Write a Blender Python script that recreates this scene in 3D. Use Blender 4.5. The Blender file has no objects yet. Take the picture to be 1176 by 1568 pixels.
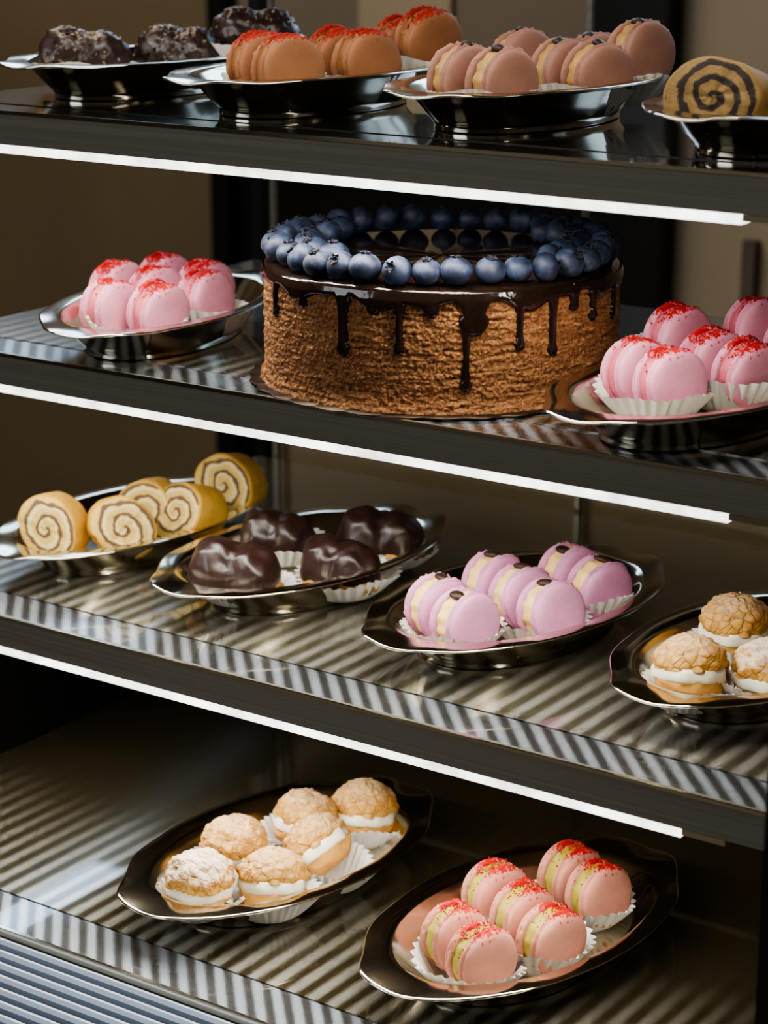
import bpy, math, random
from mathutils import Vector, noise, Matrix
random.seed(7)
sc = bpy.context.scene
PI = math.pi
# ------------------------------------------------------------------ helpers
def mesh(name, v, f, mats=(), fm=None, smooth=True):
    me = bpy.data.meshes.new(name)
    me.from_pydata([tuple(a) for a in v], [], f)
    for m in mats: me.materials.append(m)
    if fm:
        for p, i in zip(me.polygons, fm): p.material_index = i
    if smooth:
        for p in me.polygons: p.use_smooth = True
    me.update()
    return me
def obj(name, me, parent=None, loc=(0,0,0), rot=(0,0,0), scale=(1,1,1)):
    o = bpy.data.objects.new(name, me)
    sc.collection.objects.link(o)
    o.location = loc; o.rotation_euler = rot; o.scale = scale
    if parent: o.parent = parent
    return o
def empty(name, loc=(0,0,0)):
    o = bpy.data.objects.new(name, None); o.empty_display_size = .02
    sc.collection.objects.link(o); o.location = loc
    return o
class G:
    """geometry accumulator"""
    def __init__(s): s.v=[]; s.f=[]; s.m=[]
    def add(s, v, f, mi=0):
        n=len(s.v); s.v += [tuple(a) for a in v]
        s.f += [tuple(i+n for i in q) for q in f]; s.m += [mi]*len(f)
    def box(s, x0,x1,y0,y1,z0,z1,mi=0,bot=None):
        v=[(x,y,z) for z in (z0,z1) for y in (y0,y1) for x in (x0,x1)]
        s.add(v,[(0,2,3,1),(4,5,7,6),(0,1,5,4),(2,6,7,3),(0,4,6,2),(1,3,7,5)],mi)
        if bot is not None: s.m[-6]=bot
    def grid(s, fn, nu, nv, mi=0, closed=True):
        v=[fn(i,j) for j in range(nv) for i in range(nu)]
        f=[]
        for j in range(nv-1):
            for i in range(nu if closed else nu-1):
                a=j*nu+i; b=j*nu+(i+1)%nu
                f.append((a,b,b+nu,a+nu))
        s.add(v,f,mi)
    def ball(s, c, r, nu=8, nv=6, mi=0, sq=(1,1,1), M=None):
        def fn(i,j):
            t=PI*j/(nv-1); a=2*PI*i/nu
            p=Vector((math.sin(t)*math.cos(a)*r*sq[0], math.sin(t)*math.sin(a)*r*sq[1], -math.cos(t)*r*sq[2]))
            if M: p = M@p
            return p+Vector(c)
        s.grid(fn,nu,nv,mi)
    def me(s,name,mats,smooth=True): return mesh(name,s.v,s.f,mats,s.m,smooth)

class N:
    def __init__(s,name):
        s.mat=bpy.data.materials.new(name); s.mat.use_nodes=True
        s.t=s.mat.node_tree; s.b=s.t.nodes['Principled BSDF']; s.out=s.t.nodes['Material Output']
    def n(s,typ): return s.t.nodes.new(typ)
    def l(s,a,b): s.t.links.new(a,b)
    def set(s,**kw):
        for k,v in kw.items(): s.b.inputs[k.replace('_',' ')].default_value=v
        return s
    def coord(s): return s.n('ShaderNodeTexCoord').outputs['Object']
    def noise(s,scale,detail=4,rough=.55,vec=None,mp=None):
        x=s.n('ShaderNodeTexNoise'); x.inputs['Scale'].default_value=scale
        x.inputs['Detail'].default_value=detail; x.inputs['Roughness'].default_value=rough
        v=vec or s.coord()
        if mp:
            m=s.n('ShaderNodeMapping'); m.inputs['Scale'].default_value=mp; s.l(v,m.inputs[0]); v=m.outputs[0]
        s.l(v,x.inputs['Vector']); return x.outputs['Fac']
    def ramp(s,fac,stops):
        x=s.n('ShaderNodeValToRGB'); e=x.color_ramp.elements
        while len(e)<len(stops): e.new(.5)
        for q,(p,c) in zip(e,stops):
            q.position=p; q.color=(c[0],c[1],c[2],1)
        s.l(fac,x.inputs[0]); return x.outputs[0]
    def math(s,op,a,b=None,c=None):
        x=s.n('ShaderNodeMath'); x.operation=op
        for i,q in enumerate((a,b,c)):
            if q is None: continue
            if isinstance(q,(int,float)): x.inputs[i].default_value=q
            else: s.l(q,x.inputs[i])
        return x.outputs[0]
    def mix(s,fac,a,b):
        x=s.n('ShaderNodeMix'); x.data_type='RGBA'
        for i,q in ((0,fac),(6,a),(7,b)):
            if isinstance(q,(int,float)): x.inputs[i].default_value=q
            elif isinstance(q,tuple): x.inputs[i].default_value=(q[0],q[1],q[2],1)
            else: s.l(q,x.inputs[i])
        return x.outputs[2]
    def bump(s,h,strength=.3,dist=.001):
        x=s.n('ShaderNodeBump'); x.inputs['Strength'].default_value=strength
        x.inputs['Distance'].default_value=dist; s.l(h,x.inputs['Height'])
        s.l(x.outputs[0],s.b.inputs['Normal'])
    def col(s,c): s.l(c,s.b.inputs['Base Color'])
    def xyz(s):
        x=s.n('ShaderNodeSeparateXYZ'); s.l(s.coord(),x.inputs[0]); return x.outputs

def C(c): return (c[0],c[1],c[2],1)
def plain(name,c,rough=.5,metal=0,bs=0,bscale=200,spec=.5,coat=0,var=.15,sss=0):
    m=N(name); m.set(Roughness=rough,Metallic=metal)
    m.b.inputs['Specular IOR Level'].default_value=spec
    m.b.inputs['Coat Weight'].default_value=coat
    m.b.inputs['Coat Roughness'].default_value=.04
    n=m.noise(bscale*.25)
    m.col(m.ramp(n,[(.3,[q*(1-var) for q in c]),(.7,[min(1,q*(1+var)) for q in c])]))
    if bs: m.bump(m.noise(bscale),bs)
    if sss:
        m.b.inputs['Subsurface Weight'].default_value=sss
        m.b.inputs['Subsurface Radius'].default_value=(.006,.003,.002)
        m.b.inputs['Subsurface Scale'].default_value=.6
    return m.mat
# ------------------------------------------------------------------ materials
M_steel=N('stainless_polished'); M_steel.set(Metallic=1.0,Roughness=.13,Base_Color=C((.68,.63,.52)))
M_steel.bump(M_steel.noise(14,2),.12,.002)
M_steel=M_steel.mat
m=N('rail_metal'); m.set(Metallic=.35,Roughness=.32)
m.col(m.ramp(m.noise(60,3,mp=(.02,1,8)),[(.3,(.155,.143,.115)),(.7,(.20,.186,.15))])); M_rail=m.mat
M_black=plain('black_frame',(.006,.006,.006),.35,spec=.4)
M_under=plain('shelf_underside',(.17,.135,.085),.5,metal=.3)
def deckmat(name,pitch,slant,hi,lo,fade0,fade1,rough=.25,metal=.6):  # reflected stripes painted into the base colour, fading out towards the back
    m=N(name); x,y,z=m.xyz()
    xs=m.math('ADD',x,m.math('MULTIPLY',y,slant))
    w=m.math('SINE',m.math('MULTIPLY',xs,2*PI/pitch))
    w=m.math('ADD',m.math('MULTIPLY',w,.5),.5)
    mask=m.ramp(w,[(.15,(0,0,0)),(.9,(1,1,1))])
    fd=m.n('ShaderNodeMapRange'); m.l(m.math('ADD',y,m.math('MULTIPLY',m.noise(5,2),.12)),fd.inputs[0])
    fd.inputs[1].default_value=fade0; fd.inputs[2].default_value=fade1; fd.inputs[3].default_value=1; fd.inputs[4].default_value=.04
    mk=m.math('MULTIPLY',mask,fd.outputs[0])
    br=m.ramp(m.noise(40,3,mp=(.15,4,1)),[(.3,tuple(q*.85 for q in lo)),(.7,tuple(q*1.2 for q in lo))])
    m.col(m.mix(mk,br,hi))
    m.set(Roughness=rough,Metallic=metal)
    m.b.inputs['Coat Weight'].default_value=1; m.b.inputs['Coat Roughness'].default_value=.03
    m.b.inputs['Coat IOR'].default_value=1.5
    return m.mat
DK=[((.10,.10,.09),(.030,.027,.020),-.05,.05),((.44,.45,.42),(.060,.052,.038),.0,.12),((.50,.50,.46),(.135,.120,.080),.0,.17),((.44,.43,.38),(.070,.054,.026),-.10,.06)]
M_deck=[deckmat('deck_painted_reflections_%d'%k,.0165,0,h_,l_,a+.06,b+.06,.22 if k else .14) for k,(h_,l_,a,b) in enumerate(DK)]  # stripes are reflected light put into the deck colour, not modelled ribs
M_lip=deckmat('glass_front_lip',.0165,.9,(.42,.47,.53),(.070,.072,.074),3,4)  # slanted stripes: reflections refracted by the glass, painted into the colour
M_lip0=plain('glass_front_lip_plain',(.035,.032,.026),.15,metal=.5,coat=1,bscale=20)
def led(name,st):
    m=N(name); m.set(Base_Color=C((.9,.9,.9)))
    m.b.inputs['Emission Color'].default_value=C((1.0,.94,.84)); m.b.inputs['Emission Strength'].default_value=st
    return m
m=led('led_diffuser_front',1.0)
k=m.noise(30,3,mp=(1,1,1))
mr=m.n('ShaderNodeMapRange'); m.l(k,mr.inputs[0]); mr.inputs[1].default_value=.3; mr.inputs[2].default_value=.7; mr.inputs[3].default_value=1.4; mr.inputs[4].default_value=3.6
m.l(mr.outputs[0],m.b.inputs['Emission Strength']); m.b.inputs['Emission Color'].default_value=C((1,.98,.94)); M_led=m.mat
M_ledb=led('led_emitter',62).mat
M_ledc=led('canopy_led_emitter',50).mat
M_wallbrown=plain('wall_brown',(.125,.092,.052),.6,bs=.1,bscale=8)
M_oliveback=plain('back_panel_bronze',(.22,.165,.09),.42,metal=.2,bscale=6)
M_beige=plain('beige_cabinet',(.28,.23,.16),.6,bscale=6)
M_grey=plain('taupe_panel',(.145,.118,.088),.6,bscale=6)
M_slot=plain('dark_taupe',(.08,.06,.045),.6,bscale=6)
M_floor=plain('floor_tile',(.20,.16,.11),.4,bscale=6)
M_paper=N('white_paper'); M_paper.set(Roughness=.8,Base_Color=C((.84,.83,.80)))
M_paper.b.inputs['Subsurface Weight'].default_value=.2; M_paper.b.inputs['Subsurface Radius'].default_value=(.003,.003,.003)
M_paper=M_paper.mat
m=N('window_daylight'); m.set(Base_Color=C((.5,.6,.8))); m.b.inputs['Emission Color'].default_value=C((.55,.76,1)); m.b.inputs['Emission Strength'].default_value=6
M_win=m.mat

# ------------------------------------------------------------------ display case
DECK=[1.334,1.154,.965,.782]; FRONT=[0.0,0.0,-.045,-.156]
X0,X1,YB=-.445,.378,.432
XL=.254
case=empty('display_case')
for i,(zd,yf) in enumerate(zip(DECK,FRONT)):
    s=empty('display_shelf')
    g=G()
    lip=.042
    g.box(X0,X1,yf+lip,YB,zd-.008,zd,0)
    g.box(X0,X1,yf,yf+lip-.0012,zd-.008,zd-.0006,1)
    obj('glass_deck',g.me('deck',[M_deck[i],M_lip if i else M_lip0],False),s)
    if i<3:
        g=G()
        g.box(X0,X1,yf-.0035,yf-.0002,zd-.0235,zd+.0008,0)
        g.box(X0,X1,yf-.0050,yf-.0035,zd-.0012,zd+.0012,2)
        g.box(X0,X1,yf,yf+.030,zd-.0235,zd-.0215,0)
        g.box(XL+.001,XL+.03,yf-.0035,yf+.012,zd-.0275,zd-.0237,2)
        g.box(X0,X1,yf+.031,YB,zd-.013,zd-.0085,1)
        for bx in (-.42,-.07,.28):
            g.box(bx,bx+.006,.05,YB,zd-.03,zd-.0132,0)
        obj('front_rail',g.me('rail',[M_rail,M_under,M_steel],False),s)
        g=G(); g.box(X0+.002,XL,yf-.0028,yf+.012,zd-.0298,zd-.0238,0,bot=1)
        obj('led_strip',g.me('led',[M_led,M_ledb],False),s)
    else:
        g=G(); g.box(X0,X1,yf-.003,yf-.0002,zd-.008,zd+.0008,0)
        obj('front_rail',g.me('rail',[M_steel],False),s)
g=G()
g.box(X0,X1,-.30,.44,0.02,.745,0)
g.box(X0,X1,.452,.462,.746,1.118,1)
g.box(X0-.012,X0-.001,-.10,.46,.746,.925,0)
for bx in (-.4335,-.1035,.2265): g.box(bx,bx+.005,.440,.445,.79,1.62,2)
g.box(X0-.014,X0-.002,.445,.46,.746,1.62,0)
g.box(X0,X1,-.01,.46,1.60,1.62,0)
obj('cabinet_body',g.me('cab',[M_black,M_oliveback,M_rail],False),case)
g=G(); g.box(X0,X1,-.005,.010,1.593,1.5995,0,bot=1)
obj('canopy_led_strip',g.me('led',[M_led,M_ledc],False),case)
g=G(); g.box(.3835,.42,-.215,-.185,.0,1.62,0)
obj('front_post',g.me('post',[M_black],False),case)
M_slat=plain('aluminium_slat',(.24,.28,.34),.38,metal=.4,bscale=5)
g=G()
for k in range(10):
    y=-.161-k*.0115; z=.776-k*.0012
    v=[];f=[]
    prof=[(y,z-.001),(y-.0015,z+.0015),(y-.0035,z+.0015),(y-.0055,z-.001),(y-.006,z-.006),(y,z-.006)]
    for xx in (X0,X1):
        for a,b in prof: v.append((xx,a,b))
    n=len(prof)
    for q in range(n): f.append((q,(q+1)%n,(q+1)%n+n,q+n))
    g.add(v,f,0)
obj('ventilation_grille',g.me('grille',[M_slat],False),case)
# ------------------------------------------------------------------ room
g=G(); g.box(-3,3,-4,1.5,-.05,0,0); obj('floor',g.me('floor',[M_floor],False))
g=G()
g.box(-3,-1.365,1.5,1.56,0,3,0)
g.box(-1.365,-1.09,1.52,1.56,0,3,2); g.box(-1.365,-1.33,1.49,1.52,0,3,3)
g.box(-1.09,-.93,1.505,1.56,1.18,3,1)
g.box(-.93,-.68,1.515,1.56,1.18,3,2)
g.box(-1.365,-.68,1.515,1.518,0,1.18,3)
g.box(-.68,-.56,1.46,1.56,0,3,3)
g.box(-.56,3,1.5,1.56,0,3,1)
obj('wall_back',g.me('wall',[M_wallbrown,M_beige,M_grey,M_black],False))
g=G(); g.box(-3.06,-3,-4,1.56,0,3,0); obj('wall_left',g.me('wall',[M_wallbrown],False))
g=G()
g.box(-.40,.6,1.15,1.40,0.0,.93,0)
g.box(-.40,.6,1.36,1.40,.93,1.12,0)
for k in range(8):
    g.box(-.385+k*.055,-.367+k*.055,1.345,1.3595,.95,1.055,1)
obj('back_counter',g.me('cnt',[M_beige,M_slot],False))
w=empty('window_1')
g=G()
for (a,b) in ((-1.95,-1.5),(-1.42,-1.0),(-.4,.1),(.18,.7)):
    g.box(a,b,1.450,1.458,1.75,2.05,0); g.box(a,b,1.450,1.458,2.1,2.5,0)
obj('panes',g.me('panes',[M_win],False),w)
g=G()
for x in (-2.0,-1.5,-1.0,-.45,.1,.7): g.box(x,x+.045,1.445,1.4585,1.7,2.55,0)
for z in (1.7,2.055,2.505): g.box(-2.0,.74,1.444,1.4585,z,z+.04,0)
obj('frame',g.me('frame',[M_black],False),w)

# ------------------------------------------------------------------ trays
def tray_mesh():
    g=G(); nu=144
    A,B=.137,.077
    def pt(sc_,z,a,fl=0):
        c,s=math.cos(a),math.sin(a)
        x=B*sc_*math.copysign(abs(c)**.94,c); y=A*sc_*s
        if fl:
            h=abs(s)**8
            y+=math.copysign(fl*.010*h,s)
            w=fl*.0022*math.cos(10*a)*(abs(s)**2)
            x+=w*c; y+=w*s
            z+=fl*.0012*math.cos(10*a)*(abs(s)**2)
        return (x,y,z)
    top=[(.0,.0045,0),(.3,.0045,0),(.55,.0048,0),(.60,.0056,0),(.66,.0085,0),(.73,.0145,0),(.79,.0215,0),(.825,.0260,0),(.845,.0283,.1),(.87,.0292,.3),(.93,.0290,.7),(.985,.0293,1),(1.0,.0290,1)]
    bot=[(1.0,.0278,1),(.93,.0276,.7),(.855,.0272,.2),(.83,.0245,0),(.79,.0195,0),(.735,.0122,0),(.68,.0062,0),(.655,.0028,0),(.66,.0008,0),(.655,.0,0),(.60,.0,0),(.59,.0025,0),(.0,.0028,0)]
    L=top+bot
    g.grid(lambda i,j: pt(L[j][0],L[j][1],2*PI*i/nu,L[j][2]),nu,len(L),0)
    return g.me('tray',[M_steel])
TM=tray_mesh()
# shelf, x, y, heading, cross scale
TR=[(0,-.347,.174,0,1),(0,-.165,.150,0,1),(0,.012,.160,0,1),(0,.218,.142,0,1),
    (1,-.285,.115,14,1),(1,.180,.106,-5,1.0),
    (2,-.348,.141,-2,1),(2,-.176,.146,-6,1.08),(2,.022,.142,-6,1.09),(2,.212,.152,-6,1.08),
    (3,-.103,.018,-5,1.09),(3,.103,.024,-6,1.09)]
for (i,x,y,r,sx) in TR:
    obj('oval_serving_tray',TM,None,(x,y,DECK[i]+.0003),(0,0,math.radians(r+random.uniform(-1,1))),(sx,1,1))
def tray_floor(i,x,y):
    best=1e9;h=.005
    for (k,tx,ty,r,sx) in TR:
        if k!=i: continue
        rr=math.radians(-r); dx,dy=x-tx,y-ty
        dx,dy=dx*math.cos(rr)-dy*math.sin(rr),dx*math.sin(rr)+dy*math.cos(rr)
        q=math.hypot(dx/.077/sx,dy/.137)
        if q<best: best=q
    q=best
    if q>.58: h=.005+(min(q,.83)-.58)/.25*.013
    return DECK[i]+h
# ------------------------------------------------------------------ paper cups
def cup_mesh(seed,rb=.021,rt=.036,h=.021,fl=30):
    rnd=random.Random(seed); g=G(); nu=fl*6
    ph=rnd.random()*6
    def fn(i,j):
        a=2*PI*i/nu; t=max(0,(j-1)/6)
        if j==0: return (0,0,.0006)
        r=rb+(rt-rb)*t**.85
        amp=.0015*t+.0002
        r+=amp*math.cos(fl*a)
        r+=.0018*t*math.sin(3*a+ph)
        z=.0006+h*t*(1+.12*math.sin(2*a+ph*2)+.06*math.sin(5*a+ph))
        return (r*math.cos(a)*1.1,r*math.sin(a),z)
    g.grid(fn,nu,8,0)
    return g.me('cup',[M_paper])
CUPS=[cup_mesh(k) for k in range(4)]
SCUPS=[cup_mesh(k+9,.020,.0315,.017,32) for k in range(3)]
def cup(i,x,y,rot=0,small=False,s=1.0,dz=0,zs=1.0):
    me=random.choice(SCUPS if small else CUPS)
    obj('paper_baking_cup',me,None,(x,y,tray_floor(i,x,y)+dz),(random.uniform(-.06,.06),random.uniform(-.06,.06),math.radians(rot)),(s,s,s*zs))
# ------------------------------------------------------------------ macarons
def shell_mat(name,c,red=None):
    m=N(name); m.set(Roughness=.66)
    m.b.inputs['Specular IOR Level'].default_value=.3
    n=m.noise(90,3)
    base=m.ramp(n,[(.3,[q*.90 for q in c]),(.7,[min(1,q*1.05) for q in c])])
    if red:
        x,y,z=m.xyz()
        n2=m.noise(330,4,.7)
        k=m.math('ADD',m.math('MULTIPLY',z,60),m.math('MULTIPLY',n2,2.2))
        k=m.math('SUBTRACT',k,m.math('MULTIPLY',m.math('ABSOLUTE',x),30))
        msk=m.ramp(m.math('SUBTRACT',k,1.66),[(.28,(0,0,0)),(.46,(1,1,1))])
        base=m.mix(msk,base,red)
    m.col(base)
    m.b.inputs['Subsurface Weight'].default_value=.08
    m.b.inputs['Subsurface Radius'].default_value=(.006,.003,.002); m.b.inputs['Subsurface Scale'].default_value=.4
    m.bump(m.noise(600,4,.65),.30,.0007)
    return m.mat
def macaron_mesh(seed,mats,R=.0228,lump=0,topping=None,fillw=.0046):
    rnd=random.Random(seed); g=G(); nu=72
    off=rnd.random()*50
    for sgn in (1,-1):
        x=fillw
        prof=[(x-.0006,R*.55,0),(x-.0004,R*.86,0),(x,R*.95,1),(x+.0008,R*1.0,2.2),(x+.0020,R*1.03,2.6),(x+.0031,R*.995,2),(x+.0038,R*.925,.5),(x+.0043,R*.938,.1)]
        x2=x+.0046; H=.0054
        K=14
        for k in range(K+1):
            t=k/K*PI/2
            rr=R*.970*math.cos(t)**.52 if k<K else 0
            prof.append((x2+H*math.sin(t)**.90,rr,0))
        sx=1+rnd.uniform(-.03,.03)
        def fn(i,j):
            a=2*PI*i/nu; X,r,w=prof[j]
            q=noise.noise(Vector((math.cos(a)*13+off,math.sin(a)*13,X*700*sgn)))
            q2=noise.noise(Vector((math.cos(a)*1.3+off,math.sin(a)*1.3,sgn*3)))
            r2=r*(1+.035*q*w+.025*q2)
            return (sgn*(X+.0006*q*w),r2*math.cos(a)*sx,r2*math.sin(a))
        g.grid(fn,nu,len(prof),0)
    def ff(i,j):
        a=2*PI*i/nu; t=j/6
        X=(t*2-1)*fillw*1.15
        r=R*(.89+.05*math.cos((t-.5)*PI))
        q=noise.noise(Vector((math.cos(a)*6+off,math.sin(a)*6,X*300)))
        r*=1+.03*q+(lump*math.cos(13*a+off))
        return (X,r*math.cos(a),r*math.sin(a))
    g.grid(ff,nu,7,1)
    if topping=='crumbs':
        for k in range(140):
            a=PI/2+rnd.gauss(0,.45); X=rnd.gauss(0,.0050)
            if abs(X)>.011: continue
            rr=R*(1.0 if abs(X)<.008 else 1.0-((abs(X)-.008)/.0078)**2*.5)
            if abs(X)<.0035: rr=R*.95
            s_=rnd.uniform(.0004,.0013)
            Mx=Matrix.Rotation(rnd.random()*6,3,'X')@Matrix.Rotation(rnd.random()*6,3,'Z')
            g.ball((X,rr*math.cos(a),rr*math.sin(a)+.0001),s_,4,3,2,(1,.7,.6),Mx)
    elif topping=='seed':
        Mx=Matrix.Rotation(rnd.uniform(-.5,.5),3,'Z')
        g.ball((rnd.uniform(-.001,.002),rnd.uniform(-.006,.0),R*.975),.0070,14,10,2,(1.05,.62,.38),Mx)
    return g.me('macaron',mats)
def kind(n,shell,fill,top,topping,red=None,lump=0,R=.0228,fillw=.0046):
    ms=shell_mat(n+'_shell',shell,red)
    mf=plain(n+'_filling',fill,.55,bs=.4,bscale=500,sss=.1)
    mt=plain(n+'_topping',top,.45,bs=.3,bscale=900,var=.4)
    return [macaron_mesh(k*13+len(n),[ms,mf,mt],R,lump,topping,fillw) for k in range(3)]
RED=(.46,.010,.008)
K_pink=kind('pink_raspberry',(.72,.31,.42),(.56,.12,.17),RED,'crumbs',RED)
K_salmon=kind('salmon_pistachio',(.60,.275,.205),(.36,.31,.04),RED,'crumbs',RED,.014)
K_lilac=kind('lilac_cream',(.68,.31,.50),(.80,.58,.22),(.030,.014,.006),'seed',None,.03,.0228,.0060)
K_orange=kind('orange_praline',(.38,.17,.082),(.27,.12,.035),(.36,.02,.01),'crumbs',(.34,.02,.01),.01,.0245,.0048)
K_rose=kind('rose_caramel',(.38,.195,.145),(.46,.28,.09),(.03,.012,.008),'seed',None,.03,.0235,.0052)
def mac(name,K,i,x,y,R=.0228,yaw=-22,dz=0):
    z=tray_floor(i,x,y)+.0030+R+dz
    yw=math.radians(yaw+random.uniform(-6,6))
    obj(name,random.choice(K),None,(x,y,z),(random.uniform(-.25,.25),math.radians(random.uniform(-8,8)),yw))
def rows(name,K,i,RW,R=.0228,yaw=-22):
    for row in RW:
        for p in row: mac(name,K,i,p[0],p[1],R,yaw)
        f=row[-2:]
        cx=sum(p[0] for p in f)/len(f); cy=sum(p[1] for p in f)/len(f)
        cup(i,cx+.001,cy-.002,yaw-4)
        if len(row)==3: cup(i,row[0][0]-.006,row[0][1]+.003,yaw,s=.85)
rows('salmon_macaron',K_salmon,3,[[(.084,-.036),(.115,-.052)],[(.071,.036),(.105,.018),(.138,0)],[(.099,.092),(.131,.076)]])
rows('lilac_macaron',K_lilac,2,[[(-.008,.082),(.024,.066)],[(-.005,.150),(.028,.135),(.062,.120)],[(.031,.200),(.064,.184)]])
rows('pink_macaron',K_pink,1,[[(-.287,.055),(-.252,.068)],[(-.332,.115),(-.296,.118)],[(-.328,.166),(-.284,.162)],[(-.256,.128)]],yaw=-8)
rows('pink_macaron',K_pink,1,[[(.140,.090),(.172,.076)],[(.132,.162),(.166,.148),(.200,.130)],[(.168,.210),(.203,.198)]])
rows('orange_macaron',K_orange,0,[[(-.176,.101),(-.142,.087)],[(-.160,.170),(-.124,.157)],[(-.148,.236),(-.114,.222)]],.0245)
rows('rose_macaron',K_rose,0,[[(-.010,.110),(.028,.098)],[(.022,.190),(.056,.176)],[(-.026,.214),(.018,.240),(.060,.230)]],.0235)
# ------------------------------------------------------------------ swiss rolls
def roll_mats(n,sponge,line,cream,skin,lw=.27):
    m=N(n+'_face'); x,y,z=m.xyz()
    nz=m.math('MULTIPLY',m.math('SUBTRACT',m.noise(60,3,.6),.5),.010)
    r=m.math('ADD',m.math('SQRT',m.math('ADD',m.math('MULTIPLY',m.math('MULTIPLY',x,x),.75),m.math('MULTIPLY',z,z))),nz)
    th=m.math('DIVIDE',m.math('ARCTAN2',z,x),2*PI)
    t=m.math('FRACT',m.math('ADD',m.math('DIVIDE',r,.0092),th))
    c=m.ramp(t,[(.0,cream),(.20,cream),(.26,line),(.26+lw*.75,line),(.26+lw,sponge),(.92,sponge),(1.0,cream)])
    m.col(c); m.set(Roughness=.75); m.bump(m.noise(500,4),.6,.0012)
    s=plain(n+'_skin',skin,.7,bs=.5,bscale=400)
    return [m.mat,s]
def roll_mesh(seed,mats,r=.0235,L=.034,sq=1.12):
    rnd=random.Random(seed);g=G();nu=72; off=rnd.random()*9
    def rad(a):
        t=(a/(2*PI)+.35)%1.0
        return r*(.955+.07*t+.02*math.sin(2*a+off)+.012*math.sin(3*a+off*2))
    prof=[(-L/2-.0004,0.0),(-L/2-.0002,.5),(-L/2,.93),(-L/2+.0012,.985),(-L/2+.003,1),(0,1.01),(L/2-.003,1),(L/2-.001,.985),(L/2,.93),(L/2,.5),(L/2,0)]
    def fn(i,j):
        a=2*PI*i/nu; y,k=prof[j]; R=rad(a)*k
        q=noise.noise(Vector((math.cos(a)*2+off,math.sin(a)*2,y*60)))
        R*=1+.04*q
        return (R*math.cos(a)*sq,y+.001*q,R*math.sin(a))
    n0=len(prof)
    g.v=[fn(i,j) for j in range(n0) for i in range(nu)]
    for j in range(n0-1):
        mi=0 if (j<2 or j>=n0-3) else 1
        g.f+=[(j*nu+i,j*nu+(i+1)%nu,(j+1)*nu+(i+1)%nu,(j+1)*nu+i) for i in range(nu)]; g.m+=[mi]*nu
    return g.me('roll',mats)
RMa=roll_mats('vanilla_roll',(.56,.40,.12),(.13,.075,.032),(.64,.53,.26),(.54,.31,.05),.32)
RMb=roll_mats('ginger_roll',(.27,.175,.06),(.022,.011,.008),(.24,.145,.05),(.27,.16,.05),.46)
RA=[roll_mesh(k,RMa) for k in range(3)]; RB=[roll_mesh(k+5,RMb,.024,.05,1.30) for k in range(2)]
for (x,y,yaw,tilt) in [(-.369,.070,6,-18),(-.322,.098,34,-22),(-.340,.150,32,-16),(-.300,.156,2,-20),(-.312,.226,6,-14)]:
    obj('swiss_roll_slice',random.choice(RA),None,(x,y,tray_floor(2,x,y)+.0265),(math.radians(tilt),random.uniform(-1,1),math.radians(yaw)),(1.06,1,1.03))
for (x,y,yaw) in [(.197,.085,8),(.242,.135,14)]:
    obj('ginger_roll_slice',random.choice(RB),None,(x,y,tray_floor(0,x,y)+.0265),(math.radians(-10),.1,math.radians(yaw)))
# ------------------------------------------------------------------ cream puffs
def puff_mats(n,powder):
    m=N(n)
    v=m.n('ShaderNodeTexVoronoi'); v.feature='DISTANCE_TO_EDGE'; v.inputs['Scale'].default_value=150
    m.l(m.coord(),v.inputs['Vector'])
    c=m.ramp(m.noise(45,5,.7),[(.3,(.36,.16,.028)),(.52,(.56,.30,.07)),(.75,(.74,.48,.15))])
    cr=m.ramp(v.outputs['Distance'],[(0,(.45,.25,.08)),(.08,(1,1,1))])
    mm=m.n('ShaderNodeMix'); mm.data_type='RGBA'; mm.blend_type='MULTIPLY'; mm.inputs[0].default_value=.4
    m.l(c,mm.inputs[6]); m.l(cr,mm.inputs[7]); c=mm.outputs[2]
    geo=m.n('ShaderNodeNewGeometry'); sp=m.n('ShaderNodeSeparateXYZ'); m.l(geo.outputs['Normal'],sp.inputs[0])
    k=m.math('ADD',sp.outputs[2],m.math('MULTIPLY',m.noise(220,4,.7),1.3))
    a=.72 if powder else .24
    c=m.mix(m.ramp(m.math('MULTIPLY',k,.5),[(.42 if powder else .55,(0,0,0)),(.85,(a,a,a))]),c,(.84,.80,.72))
    m.col(c); m.set(Roughness=.7)
    m.bump(m.ramp(v.outputs['Distance'],[(0,(0,0,0)),(.12,(1,1,1))]),.5,.0011)
    return m.mat
PF=puff_mats('craquelin',False); PFp=puff_mats('craquelin_powdered',True)
PB=plain('choux_base',(.58,.30,.075),.6,bs=.5,bscale=250); PC=plain('vanilla_cream',(.88,.83,.68),.4,bs=.1,sss=.2)
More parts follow.
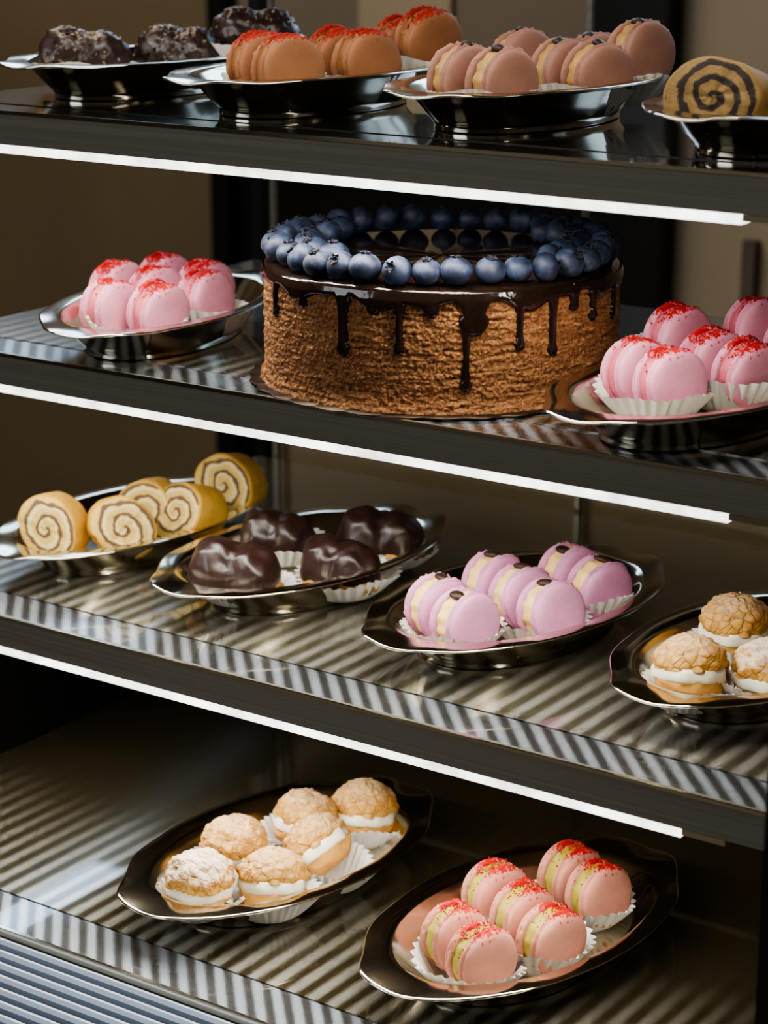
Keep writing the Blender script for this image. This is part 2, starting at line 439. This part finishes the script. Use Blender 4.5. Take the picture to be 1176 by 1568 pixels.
def puff_mesh(seed,top,r=.0255):
    rnd=random.Random(seed); g=G(); nu=80; o=Vector((rnd.random()*40,rnd.random()*40,0))
    def surf(d,R,H,z0,amp):
        q=noise.noise(d*2.2+o)*.10
        vd=noise.voronoi(d*3.6+o)[0]
        e=min(.3,(vd[1]-vd[0]))/.3
        k=1+q+amp*(e-.7)+noise.noise(d*14+o)*amp*.4
        return (d.x*R*k,d.y*R*k,z0+d.z*H*k)
    def top_(i,j):
        a=2*PI*i/nu;t=-.12+(PI/2+.12)*j/24
        return surf(Vector((math.cos(a)*math.cos(t)**.9,math.sin(a)*math.cos(t)**.9,math.sin(t))),r,.0205,.0235,.055)
    g.grid(top_,nu,25,0)
    g.grid(lambda i,j:(r*.93*(1-j)*math.cos(2*PI*i/nu),r*.93*(1-j)*math.sin(2*PI*i/nu),.0222),nu,2,2)
    def cr(i,j):
        a=2*PI*i/nu;t=-PI/2+PI*j/8
        R=r*(.91+.08*math.cos(t))*(1+.02*math.sin(5*a+o.x)+.02*math.sin(9*a))
        if j in(0,8): R=r*.3
        return (R*math.cos(a),R*math.sin(a),.0178+.0052*math.sin(t))
    g.grid(cr,nu,9,1)
    def bo(i,j):
        a=2*PI*i/nu;t=-PI/2+(PI/2+.15)*j/12
        d=Vector((math.cos(a)*abs(math.cos(t))**.6,math.sin(a)*abs(math.cos(t))**.6,math.sin(t)))
        return surf(d,r*.94,.0128,.0130,.03)
    g.grid(bo,nu,13,2)
    return g.me('puff',[top,PC,PB])
PU=[puff_mesh(k,PF) for k in range(4)]; PUp=[puff_mesh(k+20,PFp) for k in range(3)]
def puff(i,x,y,pw=0,dz=0,rx=0,ry=0,yaw=0,s=.97,cd_=(0,0)):
    cup(i,x+cd_[0],y+cd_[1],random.randint(0,90),True,s=1.0)
    obj('cream_puff',random.choice(PUp if pw else PU),None,(x,y,tray_floor(i,x,y)+.002+dz),(math.radians(rx),math.radians(ry),yaw),(s,s,s))
puff(3,-.113,-.066,1); puff(3,-.130,-.006,0,.002); puff(3,-.072,-.036,0,.001,-14,-8); puff(3,-.117,.058,0,.002,-12,6)
puff(3,-.066,.030,0,.007,4,-42,cd_=(.001,-.006)); puff(3,-.088,.098,0,.002,-8,0)
puff(2,.184,.165,0,.004); puff(2,.197,.070,0,.002,-12,-6); puff(2,.238,.106,1,0); puff(2,.240,.200,0)
# ------------------------------------------------------------------ chocolate choux
MC=N('dark_chocolate'); MC.set(Roughness=.36,Base_Color=C((.028,.012,.009)))
MC.b.inputs['Coat Weight'].default_value=.15; MC.b.inputs['Coat Roughness'].default_value=.25
MC.bump(MC.noise(35,3),.35,.002); MC=MC.mat
MNUT=plain('chopped_nuts',(.26,.19,.11),.6,var=.6,bscale=900)
def choux(seed,nuts=False):
    rnd=random.Random(seed); g=G(); nu=72; o=Vector((rnd.random()*30,5,3))
    cs=[(Vector((-.0135,.002,0)),.0235),(Vector((.0145,-.001,0)),.0215),(Vector((.001,.012,.001)),.017)]
    def rad(d):
        acc=0
        for c,R in cs:
            b=d.dot(c); disc=b*b-c.dot(c)+R*R
            t=(b+math.sqrt(disc)) if disc>0 else .004
            acc+=max(t,.001)**7
        return acc**(1/7)
    def fn(i,j):
        a=2*PI*i/nu;t=-.30+(PI/2+.30)*j/26
        d=Vector((math.cos(a)*math.cos(t),math.sin(a)*math.cos(t),math.sin(t)))
        r=rad(d)*(1+.09*noise.noise(d*2.5+o)+(.08*noise.noise(d*9+o) if nuts else .02*noise.noise(d*6+o)))
        p=d*r
        ed=.0018*math.sin(5*a+seed)*(1-j/26)
        return (p.x,p.y,p.z*1.24+.0140+ed)
    g.grid(fn,nu,27,0)
    def bs(i,j):
        a=2*PI*i/nu; zz=[0,.0,.003,.007,.0115][j]; k=[0,.85,1.0,1.05,.93][j]
        d=Vector((math.cos(a),math.sin(a),0)); r=rad(d)*k*(1+.06*noise.noise(d*9+o))
        return (d.x*r,d.y*r,zz)
    g.grid(bs,nu,5,1)
    if nuts:
        for k in range(190):
            a=rnd.random()*2*PI;t=rnd.uniform(.05,PI/2)
            d=Vector((math.cos(a)*math.cos(t),math.sin(a)*math.cos(t),math.sin(t)))
            p=d*rad(d)*1.03; p.z=p.z*1.2+.0135
            Mx=Matrix.Rotation(rnd.random()*6,3,'X')@Matrix.Rotation(rnd.random()*6,3,'Z')
            g.ball(p,rnd.uniform(.0011,.0026),4,3,2 if rnd.random()<.55 else 0,(1,.7,.6),Mx)
    return g.me('choux',[MC,PB,MNUT])
CH=[choux(k) for k in range(3)]; CHN=[choux(k+9,True) for k in range(2)]
for (x,y,yw,s) in [(-.187,.072,.4,1.0),(-.132,.132,.2,.92),(-.220,.168,.3,.88),(-.148,.210,.6,.96)]:
    cup(2,x+.003,y+.004,random.randint(0,90),True,s=1.18,zs=.80)
    obj('chocolate_choux_bun',random.choice(CH),None,(x,y,tray_floor(2,x,y)+.004),(0,0,yw),(s,s,s))
for (x,y,yw) in [(-.382,.140,.5),(-.340,.205,.4),(-.302,.255,.8)]:
    cup(0,x+.010,y-.012,30,True,s=1.15)
    obj('nut_chocolate_bun',random.choice(CHN),None,(x,y,tray_floor(0,x,y)+.004),(0,0,yw),(1,1,.95))
# ------------------------------------------------------------------ cake
cake=empty('chocolate_drip_cake',(-.037,.126,DECK[1]))
CR,CH_=.1255,.0815
m=N('chocolate_crumb_sponge')
n1=m.noise(110,6,.7,mp=(.7,.7,4.0)); n2=m.noise(480,4,.7)
k=m.math('ADD',m.math('MULTIPLY',n1,.48),m.math('MULTIPLY',n2,.52))
m.col(m.ramp(k,[(.37,(.055,.018,.006)),(.47,(.23,.092,.028)),(.63,(.47,.225,.088))]))
m.set(Roughness=.8); m.bump(k,.9,.003); M_sponge=m.mat
m=N('dark_glaze'); m.set(Roughness=.13,Base_Color=C((.012,.006,.004)))
m.b.inputs['Specular IOR Level'].default_value=.5; m.bump(m.noise(70,3),.3,.003); M_glaze=m.mat
m=N('dark_glaze_top'); m.set(Roughness=.10,Base_Color=C((.018,.009,.006)))
m.b.inputs['Specular IOR Level'].default_value=.6; m.bump(m.noise(14,2),.05,.002); M_glazet=m.mat
g=G(); nu=1200
NZ=130
def side(i,j):
    a=2*PI*i/nu; t=j/(NZ-1); z=.002+CH_*t
    R=CR+.004*max(0,1-t*9)**1.3
    x_,y_=math.cos(a),math.sin(a)
    wv=z+.0012*noise.noise(Vector((x_*4,y_*4,1)))
    st=noise.noise(Vector((x_*3.0,y_*3.0,wv*430)))*.6+noise.noise(Vector((x_*14,y_*14,wv*340+9)))*.5
    cv=noise.noise(Vector((x_*6+4,y_*6,wv*330)))
    st-=max(0,cv-.27)*3.0
    fi=noise.noise(Vector((x_*90,y_*90,z*720)))
    f2=noise.noise(Vector((x_*40,y_*40,z*330)))
    R+=.0013*st+.0012*fi+.0011*f2
    if t>.97: R-=.002*(t-.97)/.03
    return (R*x_,R*y_,z)
g.grid(side,nu,NZ,0)
g.grid(lambda i,j:((CR-.002)*(1-j)*math.cos(2*PI*i/nu),(CR-.002)*(1-j)*math.sin(2*PI*i/nu),.002+CH_),nu,2,0)
obj('sponge_body',g.me('body',[M_sponge]),cake)
g=G(); zt=.002+CH_
L=[(0,.0030),(.5,.0030),(.9,.0029),(.94,.0026),(.965,.0020),(.985,.0011),(.998,-.0003),(1.007,-.0022),(1.012,-.0045),(.99,-.007)]
g.grid(lambda i,j:(CR*L[j][0]*math.cos(2*PI*i/360)*(1+.0015*math.sin(11*2*PI*i/360)),CR*L[j][0]*math.sin(2*PI*i/360)*(1+.0015*math.sin(11*2*PI*i/360)),zt+L[j][1]+.0004*math.sin(7*2*PI*i/360)),360,len(L),1)
for q in range(3*360,len(g.m)): g.m[q]=0
view=math.atan2(-1.15-.125,.8+.037)
drips=[]
for sn,ln,w in [(-.90,.024,.0035),(-.74,.012,.004),(-.52,.040,.0048),(-.36,.010,.004),(-.22,.036,.0036),(-.05,.010,.005),(.13,.060,.0040),(.17,.022,.010),(.41,.034,.0036),(.586,.040,.0040),(.70,.012,.004),(.81,.022,.004),(.93,.026,.004)]:
    drips.append((view+math.asin(sn),ln,w))
q=view+PI/2+.1
while q<view+1.5*PI-.1:
    drips.append((q,random.uniform(.01,.05),random.uniform(.0032,.005))); q+=random.uniform(.15,.32)
nu2,nv2=1100,90; Hd=.072
def band(a):
    return .0085+.0028*math.sin(9*a)+.0018*math.sin(23*a+1)+.0014*math.sin(14*a+2)
V=[];Fld=[]
for j in range(nv2):
    d=j/(nv2-1)*Hd
    for i in range(nu2):
        a=2*PI*i/nu2
        f=(band(a)-d)/.003
        for (da,ln,w) in drips:
            s_=((a-da+PI)%(2*PI)-PI)*CR
            if abs(s_)>.02: continue
            tot=ln+.006
            ww=w*(.62+1.5*math.exp(-d/.006))
            e=tot-d
            bulb=w*1.0
            if e>bulb:
                wb=max(ww, w*.62+(w*.38)*math.exp(-((e-bulb)/.004)**2))
                fd=(wb-abs(s_))/.0022
            else:
                fd=(bulb-math.hypot(s_,bulb-e))/.0022
            if fd>f: f=fd
        Fld.append(f)
        o_=.0017*math.sqrt(min(1,max(0,f)))+.0013 if f>0 else -.0022
        if d<.005: o_-= .0016*(1-d/.005)
        R=CR+o_
        V.append((R*math.cos(a),R*math.sin(a),zt-.001-d))
FF=[]
for j in range(nv2-1):
    for i in range(nu2):
        a=j*nu2+i;b=j*nu2+(i+1)%nu2
        if max(Fld[a],Fld[b],Fld[a+nu2],Fld[b+nu2])>0: FF.append((a,b,b+nu2,a+nu2))
g.add(V,FF,0)
obj('chocolate_glaze',g.me('glaze',[M_glaze,M_glazet]),cake)
m=N('blueberry_skin')
c=m.ramp(m.noise(110,5,.65),[(.32,(.005,.007,.016)),(.52,(.022,.032,.068)),(.74,(.085,.118,.20))])
m.col(c); m.set(Roughness=.55); m.bump(m.noise(300,3),.15,.0006); M_bb=m.mat
M_bbd=plain('blueberry_calyx',(.012,.012,.022),.7)
g=G()
def berry(c,r,Mx):
    nu,nv=24,16
    def fn(i,j):
        t=PI*j/(nv-1)*.93; a=2*PI*i/nu
        return Mx@Vector((math.sin(t)*math.cos(a)*r,math.sin(t)*math.sin(a)*r,-math.cos(t)*r*.86))+c
    g.grid(fn,nu,nv,0)
    def cr(i,j):
        a=2*PI*i/20; star=1+.28*math.cos(5*a)
        rr_=[.22,.30*star,.36*star,.27,.0][j]; zz=[.84,.88,.99,.80,.72][j]
        return Mx@Vector((rr_*math.cos(a)*r,rr_*math.sin(a)*r,zz*r*.95))+c
    g.grid(cr,20,5,1)
def place(rad,a,lift=0):
    r=random.uniform(.0098,.0113)
    Mx=Matrix.Rotation(a,3,'Z')@Matrix.Rotation(random.uniform(-.2,1.0),3,'Y')@Matrix.Rotation(random.random()*6,3,'Z')
    if random.random()<.3: Mx=Matrix.Rotation(random.random()*6,3,'Z')@Matrix.Rotation(random.uniform(.6,1.6),3,'X')
    berry(Vector((rad*math.cos(a),rad*math.sin(a),zt+.0026+r*.86+lift)),r,Mx)
nb=35
for k in range(nb):
    a=2*PI*k/nb+random.uniform(-.012,.012); place(.1155+random.uniform(-.002,.002),a)
nb=28
for k in range(nb):
    a=2*PI*(k+.5)/nb+random.uniform(-.03,.03); rel=math.sin(a-view)
    if (rel<-.66 or rel>.74): place(.0955+random.uniform(-.003,.002),a,0)
obj('blueberries',g.me('berries',[M_bb,M_bbd]),cake)
g=G()
Lb=[(0,0.0),(1,0.0),(1.004,.0008),(1,.0016),(0,.0016)]
g.grid(lambda i,j:((.1345+.003*abs(math.cos(16*2*PI*i/384)))*Lb[j][0]*math.cos(2*PI*i/384),(.1345+.003*abs(math.cos(16*2*PI*i/384)))*Lb[j][0]*math.sin(2*PI*i/384),Lb[j][1]+.0003),384,5,0)
obj('scalloped_cake_board',g.me('board',[plain('board_bronze',(.05,.028,.016),.3,metal=.6)]),cake)
# ------------------------------------------------------------------ lights
def area(name,loc,target,size,power,col):
    l=bpy.data.lights.new(name,'AREA'); l.shape='RECTANGLE'; l.size=size[0]; l.size_y=size[1]; l.energy=power; l.color=col
    o=bpy.data.objects.new(name,l); sc.collection.objects.link(o); o.location=loc
    o.rotation_euler=(Vector(target)-Vector(loc)).to_track_quat('-Z','Y').to_euler(); return o
area('front_fill_light',(-1.6,-2.6,2.5),(0,.1,1.0),(1.8,1.4),40,(.90,.94,1))  # soft fill added at the front to shape the pastries; no window there
area('ceiling_light',(-1.3,.5,2.9),(-1.3,1.5,1.0),(.8,.8),24,(1,.85,.65))
w=bpy.data.worlds.new('World'); sc.world=w; w.use_nodes=True
w.node_tree.nodes['Background'].inputs[0].default_value=(.38,.34,.27,1); w.node_tree.nodes['Background'].inputs[1].default_value=.28
# ------------------------------------------------------------------ camera
cd=bpy.data.cameras.new('camera'); cam=bpy.data.objects.new('camera',cd); sc.collection.objects.link(cam)
cd.sensor_fit='VERTICAL'; cd.sensor_height=24; cd.lens=24*3400/1600; cd.clip_start=.05
cam.location=(.8,-1.15,1.5); cam.rotation_euler=(math.radians(90-16.39),0,math.radians(34.8))
cd.dof.use_dof=True; cd.dof.focus_distance=1.47; cd.dof.aperture_fstop=5.0
sc.camera=cam
try: sc.view_settings.look='AgX - Medium High Contrast'
except Exception as e: print(e)
